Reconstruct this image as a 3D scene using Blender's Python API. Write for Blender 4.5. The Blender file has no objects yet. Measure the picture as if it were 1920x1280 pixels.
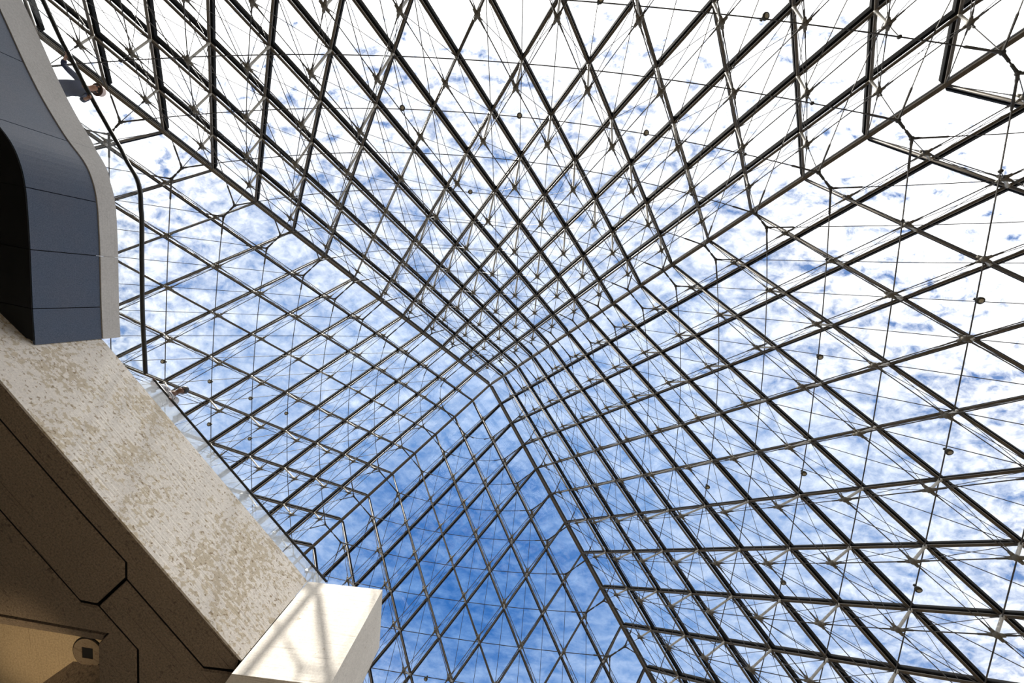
import bpy, bmesh, math, random
from mathutils import Vector, Matrix

random.seed(4)
sc = bpy.context.scene
COL = sc.collection

# ------------------------------------------------------------------ camera
cam_d = bpy.data.cameras.new('camera')
cam_d.sensor_width = 36.0
cam_d.lens = 759.126 / 1920 * 36.0
cam_d.clip_start = 0.05
cam_d.clip_end = 500
cam = bpy.data.objects.new('camera', cam_d)
COL.objects.link(cam)
RIGHT = Vector((0.9924712, -0.0948143, 0.0775316))
DOWN = Vector((0.1029263, 0.9887681, -0.1083687))
FWD = Vector((-0.0663858, 0.1155328, 0.9910828))
m = Matrix.Identity(4)
for r in range(3):
    m[r][0], m[r][1], m[r][2] = RIGHT[r], -DOWN[r], -FWD[r]
    m[r][3] = (3.32794, -6.90897, -7.91141)[r]
cam.matrix_world = m
sc.camera = cam

# ------------------------------------------------------------------ exposure
sc.view_settings.view_transform = 'Standard'
sc.view_settings.look = 'None'
sc.view_settings.exposure = 0.3
sc.view_settings.gamma = 1.0
sc.view_settings.use_curve_mapping = False

sc.cycles.adaptive_threshold = 0.03
sc.cycles.max_bounces = 4
sc.cycles.diffuse_bounces = 3
sc.cycles.glossy_bounces = 2
sc.cycles.transparent_max_bounces = 10
sc.cycles.caustics_reflective = False
sc.cycles.caustics_refractive = False

# ------------------------------------------------------------------ sun
sun_d = bpy.data.lights.new('sun', 'SUN')
sun_d.energy = 7.5
sun_d.angle = math.radians(0.53)
sun_d.color = (1.0, 0.95, 0.87)
sun = bpy.data.objects.new('sun', sun_d)
COL.objects.link(sun)
SUN_AZ = Vector((-0.675, -0.738, 0)).normalized()
SUN_EL = math.radians(50)
SUN_DIR = SUN_AZ * math.cos(SUN_EL) + Vector((0, 0, math.sin(SUN_EL)))
sun.rotation_euler = SUN_DIR.to_track_quat('Z', 'Y').to_euler()
sun.location = (-20, -22, 40)

# ------------------------------------------------------------------ sky with altocumulus
world = bpy.data.worlds.new('sky')
sc.world = world
world.use_nodes = True
wt = world.node_tree
wt.nodes.clear()


def wn(kind, **kw):
    n = wt.nodes.new(kind)
    for k, v in kw.items():
        setattr(n, k, v)
    return n


def wlink(a, b):
    wt.links.new(a, b)


def wmath(op, a, b=None, c=None, clamp=False):
    n = wn('ShaderNodeMath', operation=op, use_clamp=clamp)
    for i, v in enumerate((a, b, c)):
        if v is None:
            continue
        if isinstance(v, (int, float)):
            n.inputs[i].default_value = v
        else:
            wlink(v, n.inputs[i])
    return n.outputs[0]


def wramp(v, stops):
    n = wn('ShaderNodeValToRGB')
    e = n.color_ramp.elements
    while len(e) > 1:
        e.remove(e[-1])
    e[0].position, e[0].color = stops[0][0], (*stops[0][1], 1)
    for p, c in stops[1:]:
        q = e.new(p)
        q.color = (*c, 1)
    wlink(v, n.inputs[0])
    return n.outputs[0]


tc = wn('ShaderNodeTexCoord')
sep = wn('ShaderNodeSeparateXYZ')
wlink(tc.outputs['Generated'], sep.inputs[0])
zc = wmath('MAXIMUM', wmath('ABSOLUTE', sep.outputs[2]), 0.12)
U = wmath('DIVIDE', sep.outputs[0], zc)          # cloud-layer coordinates: one unit = the layer's height
V = wmath('DIVIDE', sep.outputs[1], zc)
comb = wn('ShaderNodeCombineXYZ')
wlink(U, comb.inputs[0]); wlink(V, comb.inputs[1])


def wnoise(scale, detail, rough, dist=0.0, rot=0.0, stretch=(1, 1, 1), loc=(0, 0, 0)):
    mp = wn('ShaderNodeMapping')
    mp.inputs['Rotation'].default_value = (0, 0, rot)
    mp.inputs['Scale'].default_value = stretch
    mp.inputs['Location'].default_value = loc
    wlink(comb.outputs[0], mp.inputs[0])
    n = wn('ShaderNodeTexNoise')
    n.inputs['Scale'].default_value = scale
    n.inputs['Detail'].default_value = detail
    n.inputs['Roughness'].default_value = rough
    n.inputs['Distortion'].default_value = dist
    wlink(mp.outputs[0], n.inputs['Vector'])
    return n.outputs[0]


cells = wnoise(26.0, 5.0, 0.6, 0.4, 0.62, (0.8, 1.2, 1))
rows = wnoise(10.0, 2.0, 0.5, 0.5, 0.62, (0.4, 1.7, 1), (3, 1, 0))
wide = wnoise(1.5, 3.0, 0.5, 0.3, 0.3, (1, 1, 1), (7.3, 2.1, 0))
fine = wnoise(42.0, 4.0, 0.65, 0.8, 0.9, (1, 1.5, 1), (1, 5, 0))
# the cloud thins to a veil on the side of the sky away from the sun, round one clear patch
du = wmath('ADD', U, 0.12)
dv = wmath('SUBTRACT', V, 0.78)
dus = wmath('MULTIPLY', du, 0.78)
dist = wmath('SQRT', wmath('ADD', wmath('MULTIPLY', dus, dus), wmath('MULTIPLY', dv, dv)))
dist = wmath('ADD', dist, wmath('MULTIPLY', wmath('MULTIPLY_ADD', wide, 0.55, -0.5 * 0.55 + 0.10), 1.0))
cov = wmath('MULTIPLY_ADD', dist, 0.245, -0.27)
cov = wmath('MINIMUM', wmath('MAXIMUM', cov, -0.18), 0.32)
contrast = wmath('MINIMUM', wmath('MAXIMUM', wmath('MULTIPLY_ADD', dist, 5.4, -1.2), 3.0), 9.0)
body = wmath('ADD', wmath('MULTIPLY', cells, 0.54), wmath('MULTIPLY', rows, 0.30))
body = wmath('ADD', body, wmath('MULTIPLY', fine, 0.18))
dens = wmath('MULTIPLY_ADD', wmath('SUBTRACT', wmath('ADD', body, wmath('MULTIPLY', cov, 0.60)), 0.50), contrast, 0.56, clamp=True)
bluev = wmath('MULTIPLY', dist, 0.5, clamp=True)
blue = wramp(bluev, [(0.10, (0.036, 0.15, 0.455)), (0.27, (0.15, 0.305, 0.63)), (0.42, (0.205, 0.35, 0.66)), (0.60, (0.135, 0.25, 0.53)), (1.0, (0.13, 0.23, 0.48))])
white = wramp(bluev, [(0.10, (0.22, 0.40, 0.74)), (0.27, (0.56, 0.69, 0.93)), (0.42, (0.80, 0.89, 1.03)), (0.58, (1.15, 1.16, 1.19)), (0.75, (1.9, 1.88, 1.87)), (1.0, (2.5, 2.48, 2.46))])
mixc = wn('ShaderNodeMix', data_type='RGBA')
wlink(dens, mixc.inputs[0]); wlink(blue, mixc.inputs[6]); wlink(white, mixc.inputs[7])
bg = wn('ShaderNodeBackground')
bg.inputs['Strength'].default_value = 1.0
haze = wmath('MULTIPLY_ADD', sep.outputs[2], -4.0, 2.0, clamp=True)      # the layer melts into haze low down
mixh = wn('ShaderNodeMix', data_type='RGBA')
wlink(haze, mixh.inputs[0]); wlink(mixc.outputs[2], mixh.inputs[6])
mixh.inputs[7].default_value = (1.05, 1.12, 1.22, 1)
wlink(mixh.outputs[2], bg.inputs[0])
wo = wn('ShaderNodeOutputWorld')
wlink(bg.outputs[0], wo.inputs[0])


# ------------------------------------------------------------------ materials
def material(name):
    mt = bpy.data.materials.new(name)
    mt.use_nodes = True
    nt = mt.node_tree
    return mt, nt, nt.nodes['Principled BSDF']


def nd(nt, kind, **kw):
    n = nt.nodes.new(kind)
    for k, v in kw.items():
        setattr(n, k, v)
    return n


def noise_node(nt, vec, scale, detail=3, rough=0.55, dist=0.0):
    n = nd(nt, 'ShaderNodeTexNoise')
    n.inputs['Scale'].default_value = scale
    n.inputs['Detail'].default_value = detail
    n.inputs['Roughness'].default_value = rough
    n.inputs['Distortion'].default_value = dist
    nt.links.new(vec, n.inputs['Vector'])
    return n.outputs[0]


def ramp_node(nt, v, stops, interp='LINEAR'):
    n = nd(nt, 'ShaderNodeValToRGB')
    n.color_ramp.interpolation = interp
    e = n.color_ramp.elements
    while len(e) > 1:
        e.remove(e[-1])
    e[0].position, e[0].color = stops[0][0], (*stops[0][1], 1)
    for p, c in stops[1:]:
        q = e.new(p)
        q.color = (*c, 1)
    nt.links.new(v, n.inputs[0])
    return n.outputs[0]


def mapped(nt, rot=(0, 0, 0), scale=(1, 1, 1)):
    t = nd(nt, 'ShaderNodeTexCoord')
    g = nd(nt, 'ShaderNodeMapping')
    g.inputs['Scale'].default_value = scale
    r = nd(nt, 'ShaderNodeMapping')
    r.inputs['Rotation'].default_value = rot
    nt.links.new(t.outputs['Object'], r.inputs[0])
    nt.links.new(r.outputs[0], g.inputs[0])
    return g.outputs[0]


def mix_rgb(nt, fac, a, b, mode='MIX'):
    n = nd(nt, 'ShaderNodeMix', data_type='RGBA', blend_type=mode)
    for s, v in ((0, fac), (6, a), (7, b)):
        if isinstance(v, (int, float)):
            n.inputs[s].default_value = v
        elif isinstance(v, tuple):
            n.inputs[s].default_value = (*v, 1)
        else:
            nt.links.new(v, n.inputs[s])
    return n.outputs[2]


def bump_node(nt, b, h, strength, dist=0.01):
    n = nd(nt, 'ShaderNodeBump')
    n.inputs['Strength'].default_value = strength
    n.inputs['Distance'].default_value = dist
    nt.links.new(h, n.inputs['Height'])
    nt.links.new(n.outputs[0], b.inputs['Normal'])


def metal(name, col, rough, metallic=0.0, var=0.15, spec=0.2):
    mt, nt, b = material(name)
    v = noise_node(nt, mapped(nt), 9.0, 3)
    lo = tuple(c * (1 - var) for c in col)
    hi = tuple(c * (1 + var) for c in col)
    nt.links.new(ramp_node(nt, v, [(0.3, lo), (0.7, hi)]), b.inputs['Base Color'])
    b.inputs['Roughness'].default_value = rough
    b.inputs['Metallic'].default_value = metallic
    b.inputs['Specular IOR Level'].default_value = spec
    return mt


M = {}
M['mullion'] = metal('bronze_grey_steel', (0.115, 0.092, 0.066), 0.45, 0.0, 0.15, 0.3)
M['glazing'] = metal('black_gasket_aluminium', (0.006, 0.006, 0.006), 0.7, 0, 0.15, 0.05)
M['steel'] = metal('stainless_steel', (0.40, 0.375, 0.33), 0.5, 0.0)
M['cable'] = metal('stainless_rod', (0.075, 0.07, 0.066), 0.6, 0.0)
M['hub'] = metal('hub_casting', (0.15, 0.135, 0.11), 0.5)
M['fork'] = metal('dark_cast_fork', (0.05, 0.046, 0.04), 0.5, 0.2)
M['rail'] = metal('dark_bronze_rail', (0.035, 0.033, 0.030), 0.28, 0.5)
M['black'] = metal('unlit_black', (0.006, 0.006, 0.007), 0.6)  # near-black colour stands in for shade on the unlit landing underside
M['lamp'] = metal('lamp_housing_metal', (0.06, 0.057, 0.045), 0.4, 0.3)


def glass_mat(name, tint, spec, haze_mix=0.0):
    mt = bpy.data.materials.new(name)
    mt.use_nodes = True
    nt = mt.node_tree
    nt.nodes.clear()
    tr = nd(nt, 'ShaderNodeBsdfTransparent')
    tr.inputs[0].default_value = (*tint, 1)
    gl = nd(nt, 'ShaderNodeBsdfGlossy')
    gl.inputs['Roughness'].default_value = 0.0
    gl.inputs[0].default_value = (spec, spec, spec, 1)
    # thin-sheet reflectance from the angle of view (the same from both sides of the sheet)
    ge = nd(nt, 'ShaderNodeNewGeometry')
    dt = nd(nt, 'ShaderNodeVectorMath', operation='DOT_PRODUCT')
    nt.links.new(ge.outputs['Normal'], dt.inputs[0]); nt.links.new(ge.outputs['Incoming'], dt.inputs[1])

    def mth(op, a, b2):
        n = nd(nt, 'ShaderNodeMath', operation=op)
        for i2, v in ((0, a), (1, b2)):
            if isinstance(v, (int, float)):
                n.inputs[i2].default_value = v
            elif v is not None:
                nt.links.new(v, n.inputs[i2])
        return n.outputs[0]
    c5 = mth('POWER', mth('SUBTRACT', 1.0, mth('ABSOLUTE', dt.outputs['Value'], None)), 5.0)
    fr = mth('ADD', mth('MULTIPLY', c5, 0.96), 0.04)
    mx = nd(nt, 'ShaderNodeMixShader')
    nt.links.new(fr, mx.inputs[0])
    nt.links.new(tr.outputs[0], mx.inputs[1])
    nt.links.new(gl.outputs[0], mx.inputs[2])
    o = nd(nt, 'ShaderNodeOutputMaterial')
    last = mx.outputs[0]
    if haze_mix:
        t1 = nd(nt, 'ShaderNodeBsdfTranslucent')
        t1.inputs[0].default_value = (0.9, 0.95, 1.0, 1)
        vz = mapped(nt, (0, 0, 0), (1.0, 1.0, 1.0))
        m2 = nd(nt, 'ShaderNodeMixShader')
        fac = ramp_node(nt, noise_node(nt, vz, 3.0, 3), [(0.3, (haze_mix * 0.7,) * 3), (0.7, (haze_mix * 1.3,) * 3)])
        nt.links.new(fac, m2.inputs[0])
        nt.links.new(last, m2.inputs[1])
        nt.links.new(t1.outputs[0], m2.inputs[2])
        last = m2.outputs[0]
    nt.links.new(last, o.inputs[0])
    return mt


M['glass'] = glass_mat('clear_laminated_glass', (0.985, 0.99, 0.99), 0.9)
M['hazy_glass'] = glass_mat('hazy_balustrade_glass', (0.97, 0.985, 0.99), 1.0, 0.34)  # white haze mixed into the sheet for dust film and veiling glare
M['balustrade_glass'] = glass_mat('balustrade_glass', (0.97, 0.985, 0.99), 0.14, 0.0)


def concrete(name, base, stain, along, stain_lo=0.56, marks=1.0, speck=True, grain=0.3):
    """Board-marked concrete; `along` is the plan angle of the boards."""
    mt, nt, b = material(name)
    vec = mapped(nt, (0, 0, -along))
    big = noise_node(nt, vec, 0.9, 3)
    vst = mapped(nt, (0, 0, -along), (0.8, 1.3, 1.3))
    blot = noise_node(nt, vst, 10.0, 5, 0.6, 0.35)
    mask0 = noise_node(nt, vec, 1.3, 2)
    a1 = nd(nt, 'ShaderNodeMath', operation='MULTIPLY_ADD')
    nt.links.new(mask0, a1.inputs[0]); a1.inputs[1].default_value = 0.45; nt.links.new(blot, a1.inputs[2])
    mask = ramp_node(nt, a1.outputs[0], [(stain_lo + 0.225, (0, 0, 0)), (stain_lo + 0.245, (1, 1, 1))])
    tone = ramp_node(nt, big, [(0.3, tuple(c * 0.93 for c in base)), (0.7, tuple(min(1, c * 1.06) for c in base))])
    col = mix_rgb(nt, mask, tone, stain)
    # board lines: fine streaks drawn out along the boards
    vl = mapped(nt, (0, 0, -along), (0.35, 26, 26))
    ln = noise_node(nt, vl, 1.0, 2, 0.5)
    lines = ramp_node(nt, ln, [(0.28, (0.55, 0.52, 0.48)), (0.36, (1, 1, 1))])
    col = mix_rgb(nt, 0.55 * marks, col, lines, 'MULTIPLY')
    if speck:
        sp = noise_node(nt, vst, 17.0, 2, 0.5)
        spm = ramp_node(nt, sp, [(0.63, (1, 1, 1)), (0.67, (0.42, 0.34, 0.24))])
        col = mix_rgb(nt, 0.8, col, spm, 'MULTIPLY')
    gr = noise_node(nt, vec, 30.0, 4, 0.8)
    col = mix_rgb(nt, grain, col, ramp_node(nt, gr, [(0.34, (0.45, 0.43, 0.40)), (0.55, (1, 1, 1)), (0.68, (1.25, 1.22, 1.15))]), 'MULTIPLY')
    nt.links.new(col, b.inputs['Base Color'])
    b.inputs['Roughness'].default_value = 0.85
    ad = nd(nt, 'ShaderNodeMath', operation='ADD')
    nt.links.new(ln, ad.inputs[0]); nt.links.new(blot, ad.inputs[1])
    bump_node(nt, b, ad.outputs[0], 0.35, 0.012)
    return mt


ANG = math.atan2(4.85, 4.73)
M['fascia'] = concrete('board_marked_concrete', (0.80, 0.735, 0.66), (0.60, 0.51, 0.385), ANG, 0.535)
M['pier'] = concrete('smooth_concrete', (0.70, 0.65, 0.58), (0.45, 0.38, 0.28), 0.0, 0.72, 1.0, False)
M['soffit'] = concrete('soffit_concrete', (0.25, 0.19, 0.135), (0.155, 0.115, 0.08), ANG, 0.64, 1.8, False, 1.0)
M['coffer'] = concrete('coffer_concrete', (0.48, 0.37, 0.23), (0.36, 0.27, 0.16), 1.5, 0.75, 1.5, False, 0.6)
M['coping'] = concrete('coping_concrete', (0.50, 0.475, 0.45), (0.41, 0.39, 0.37), 1.57, 0.70, 0.35, False)
M['plate'] = concrete('fitting_plate', (0.20, 0.15, 0.10), (0.15, 0.11, 0.07), 0.4, 0.7)
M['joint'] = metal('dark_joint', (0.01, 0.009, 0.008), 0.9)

mt, nt, b = material('slate_cladding')
vv = mapped(nt)
c1 = ramp_node(nt, noise_node(nt, vv, 60, 2, 0.7), [(0.3, (0.016, 0.032, 0.064)), (0.7, (0.062, 0.078, 0.118))])
c2 = ramp_node(nt, noise_node(nt, vv, 1.6, 2), [(0.3, (0.85, 0.95, 1.05)), (0.7, (1.1, 1.0, 1.0))])
nt.links.new(mix_rgb(nt, 1.0, c1, c2, 'MULTIPLY'), b.inputs['Base Color'])
b.inputs['Roughness'].default_value = 0.5
M['cladding'] = mt

mt, nt, b = material('limestone_floor')
vv = mapped(nt)
br = nd(nt, 'ShaderNodeTexBrick')
br.offset = 0.0
for k, v in (('Scale', 1.0), ('Brick Width', 1.2), ('Row Height', 1.2), ('Mortar Size', 0.006)):
    br.inputs[k].default_value = v
br.inputs['Color1'].default_value = (0.30, 0.26, 0.20, 1)
br.inputs['Color2'].default_value = (0.33, 0.28, 0.22, 1)
br.inputs['Mortar'].default_value = (0.16, 0.14, 0.11, 1)
nt.links.new(vv, br.inputs['Vector'])
nt.links.new(br.outputs[0], b.inputs['Base Color'])
b.inputs['Roughness'].default_value = 0.5
M['floor'] = mt
M['wall'] = concrete('hall_wall_concrete', (0.26, 0.22, 0.17), (0.2, 0.17, 0.13), 0.0, 0.7)


def plain(name, col, rough=0.7, var=0.1, scale=30.0):
    mt, nt, b = material(name)
    v = noise_node(nt, mapped(nt), scale, 3)
    nt.links.new(ramp_node(nt, v, [(0.3, tuple(c * (1 - var) for c in col)), (0.7, tuple(c * (1 + var) for c in col))]), b.inputs['Base Color'])
    b.inputs['Roughness'].default_value = rough
    return mt


M['skin_light'] = plain('skin_light', (0.50, 0.27, 0.18), 0.55)
M['skin_dark'] = plain('skin_tan', (0.15, 0.075, 0.045), 0.55)
M['hair'] = plain('dark_hair', (0.012, 0.009, 0.008), 0.5)
M['navy'] = plain('navy_jacket_cloth', (0.018, 0.026, 0.075), 0.8)
M['denim'] = plain('denim_cloth', (0.10, 0.16, 0.25), 0.85)
M['cap'] = plain('cap_cloth', (0.72, 0.58, 0.52), 0.85)
M['capband'] = plain('cap_lining', (0.10, 0.06, 0.045), 0.85)
M['white'] = plain('eye_white', (0.8, 0.8, 0.78), 0.4)
M['lips'] = plain('lips', (0.32, 0.12, 0.10), 0.5)
M['trouser'] = plain('light_trousers', (0.42, 0.41, 0.40), 0.85)
mt, nt, b = material('striped_shirt')
wv = nd(nt, 'ShaderNodeTexWave')
wv.bands_direction = 'Z'
wv.inputs['Scale'].default_value = 9.0
nt.links.new(mapped(nt), wv.inputs['Vector'])
nt.links.new(ramp_node(nt, wv.outputs[0], [(0.35, (0.10, 0.10, 0.13)), (0.5, (0.72, 0.69, 0.68))]), b.inputs['Base Color'])
b.inputs['Roughness'].default_value = 0.8
M['stripe'] = mt
mt, nt, b = material('lamp_lens')
nt.links.new(ramp_node(nt, noise_node(nt, mapped(nt), 20, 2), [(0.3, (0.35, 0.31, 0.22)), (0.7, (0.6, 0.54, 0.4))]), b.inputs['Base Color'])
b.inputs['Roughness'].default_value = 0.12
M['lens'] = mt


# ------------------------------------------------------------------ geometry helpers
class MB:
    """Collects vertices and faces of one mesh."""
    def __init__(self):
        self.v = []
        self.f = []

    def add(self, vs, fs):
        o = len(self.v)
        self.v += [tuple(p) for p in vs]
        self.f += [tuple(i + o for i in f) for f in fs]
        return self

    def mesh(self, name, mat, smooth=False, origin=(0, 0, 0)):
        me = bpy.data.meshes.new(name)
        o = Vector(origin)
        me.from_pydata([tuple(Vector(p) - o) for p in self.v], [], self.f)
        me.materials.append(mat)
        if smooth:
            me.polygons.foreach_set('use_smooth', [True] * len(me.polygons))
        bm = bmesh.new()
        bm.from_mesh(me)
        bmesh.ops.recalc_face_normals(bm, faces=bm.faces)
        bm.to_mesh(me)
        bm.free()
        me.update()
        return me

    def tube(self, pts, rad, sides=6, caps=True):
        pts = [Vector(p) for p in pts]
        if not isinstance(rad, (list, tuple)):
            rad = [rad] * len(pts)
        vs, fs = [], []
        u = None
        for i, p in enumerate(pts):
            t = (pts[min(i + 1, len(pts) - 1)] - pts[max(i - 1, 0)]).normalized()
            if u is None:
                u = t.orthogonal().normalized()
            else:
                u = (u - t * u.dot(t))
                u = u.normalized() if u.length > 1e-6 else t.orthogonal().normalized()
            w = t.cross(u)
            for k in range(sides):
                a = 2 * math.pi * k / sides
                vs.append(p + (u * math.cos(a) + w * math.sin(a)) * rad[i])
        n = len(pts)
        for i in range(n - 1):
            for k in range(sides):
                k2 = (k + 1) % sides
                fs.append((i * sides + k, i * sides + k2, (i + 1) * sides + k2, (i + 1) * sides + k))
        if caps:
            fs.append(tuple(range(sides - 1, -1, -1)))
            fs.append(tuple((n - 1) * sides + k for k in range(sides)))
        return self.add(vs, fs)

    def profile(self, a, b, side, up, prof):
        """Extrude a closed 2-D profile (side, up) from a to b."""
        a, b = Vector(a), Vector(b)
        n = len(prof)
        vs = [a + side * x + up * y for x, y in prof] + [b + side * x + up * y for x, y in prof]
        fs = [(i, (i + 1) % n, n + (i + 1) % n, n + i) for i in range(n)]
        fs += [tuple(range(n - 1, -1, -1)), tuple(range(n, 2 * n))]
        return self.add(vs, fs)

    def prism(self, poly, z0, z1):
        n = len(poly)
        vs = [(p[0], p[1], z0) for p in poly] + [(p[0], p[1], z1) for p in poly]
        fs = [(i, (i + 1) % n, n + (i + 1) % n, n + i) for i in range(n)]
        fs += [tuple(range(n - 1, -1, -1)), tuple(range(n, 2 * n))]
        return self.add(vs, fs)

    def box(self, lo, hi):
        return self.prism([(lo[0], lo[1]), (hi[0], lo[1]), (hi[0], hi[1]), (lo[0], hi[1])], lo[2], hi[2])

    def lathe(self, rz, sides=16, centre=(0, 0, 0), axis=None):
        """Revolve (radius, height) pairs about the local z axis (or the given axis)."""
        q = Vector(axis).normalized().to_track_quat('Z', 'Y').to_matrix() if axis else Matrix.Identity(3)
        c = Vector(centre)
        vs, fs = [], []
        for r, h in rz:
            for k in range(sides):
                a = 2 * math.pi * k / sides
                vs.append(c + q @ Vector((r * math.cos(a), r * math.sin(a), h)))
        for i in range(len(rz) - 1):
            for k in range(sides):
                k2 = (k + 1) % sides
                fs.append((i * sides + k, i * sides + k2, (i + 1) * sides + k2, (i + 1) * sides + k))
        fs.append(tuple(range(sides - 1, -1, -1)))
        fs.append(tuple((len(rz) - 1) * sides + k for k in range(sides)))
        return self.add(vs, fs)

    def ball(self, c, r, seg=8, rings=6, sx=1, sy=1, sz=1):
        c = Vector(c)
        vs, fs = [c + Vector((0, 0, r * sz))], []
        for i in range(1, rings):
            t = math.pi * i / rings
            for k in range(seg):
                a = 2 * math.pi * k / seg
                vs.append(c + Vector((r * sx * math.sin(t) * math.cos(a), r * sy * math.sin(t) * math.sin(a), r * sz * math.cos(t))))
        vs.append(c - Vector((0, 0, r * sz)))
        for k in range(seg):
            fs.append((0, 1 + k, 1 + (k + 1) % seg))
        for i in range(rings - 2):
            for k in range(seg):
                a, b2 = 1 + i * seg + k, 1 + i * seg + (k + 1) % seg
                fs.append((a, a + seg, b2 + seg, b2))
        base = 1 + (rings - 2) * seg
        for k in range(seg):
            fs.append((base + k, len(vs) - 1, base + (k + 1) % seg))
        return self.add(vs, fs)


def link(name, me, parent=None, loc=(0, 0, 0)):
    o = bpy.data.objects.new(name, me)
    COL.objects.link(o)
    o.location = loc
    if parent is not None:
        o.parent = parent
    return o


def tag(o, label=None, cat=None, group=None, kind=None):
    for k, v in (('label', label), ('category', cat), ('group', group), ('kind', kind)):
        if v:
            o[k] = v
    return o


def empty(name, loc=(0, 0, 0)):
    o = bpy.data.objects.new(name, None)
    o.empty_display_size = 0.3
    COL.objects.link(o)
    o.location = loc
    return o


def part(name, mb, mat, parent, smooth=False):
    """Link a part whose vertices are given in world space under an unrotated parent chain."""
    org = Vector((0, 0, 0))
    p = parent
    while p is not None:
        org += p.location
        p = p.parent
    return link(name, mb.mesh(name, mat, smooth, org), parent)


def copy_tree(o, parent=None):
    c = o.copy()
    COL.objects.link(c)
    if parent is not None:
        c.parent = parent
    for ch in list(o.children):
        copy_tree(ch, c)
    return c


# ------------------------------------------------------------------ the glass pyramid
H, B, N, ZB = 21.64, 17.71, 18, 0.10
APEX = Vector((0, 0, H + ZB))
# the face is built once towards -y and turned for the other three
CA = Vector((-B, -B, ZB)) - APEX
CB = Vector((B, -B, ZB)) - APEX
NIN = Vector((0, H, -B)).normalized()      # into the room
NOUT = -NIN
ROOT = Vector((0, -B, 0))


def node(i, j):
    return APEX + CA * (i / N) + CB * (j / N)


def depth(i, j):
    k = N - i - j
    return 0.0314 * max(i * j * k, 0) ** 0.747


def hub(i, j):
    return node(i, j) + NIN * depth(i, j)


def ring_depth(L, s):
    ye = min(2.07, 0.183 * L)
    s0 = 1.02 / L
    return 0.13 + (ye - 0.13) * (abs(s - 0.5) / (0.5 - s0)) ** 2.1


def ring_point(L, s):
    a, b2 = node(L, 0), node(0, L)
    return a + (b2 - a) * s + NIN * ring_depth(L, s)


FACES = {
    'wall_back': (0, 'huge sloping glass wall with white cloud behind, spanning the top of the picture'),
    'wall_right': (90, 'sloping glass wall on the right with bright white struts in its lower corner'),
    'wall_front': (180, 'narrow sloping glass wall at the bottom, before the deepest blue sky'),
    'wall_left': (270, 'sloping glass wall on the left, partly behind the concrete balcony'),
}


def bar_prof(kind):
    if kind == 'mullion':   # room side at +up
        # a round bar on a narrow web
        return [(0.015, -0.058)] + [(0.040 * math.cos(a), 0.008 + 0.040 * math.sin(a)) for a in [math.radians(-62 + 38 * k) for k in range(9)]][:8] + [(-0.015, -0.058)]
    return [(-0.044, -0.11), (0.044, -0.11), (0.044, 0.05), (0.018, 0.07), (-0.018, 0.07), (-0.044, 0.05)]


def rod(mb, a, b2, r, r_end, fork=0.32, sides=4):
    """A cable rod with thick forked ends."""
    a, b2 = Vector(a), Vector(b2)
    d = b2 - a
    L = d.length
    if L < 0.05:
        return
    f = min(fork, L * 0.25)
    t = d / L
    mb.tube([a + t * 0.05, a + t * f, a + t * (f + 0.02), b2 - t * (f + 0.02), b2 - t * f, b2 - t * 0.05],
            [r_end, r_end * 0.8, r, r, r_end * 0.8, r_end], sides)


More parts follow.
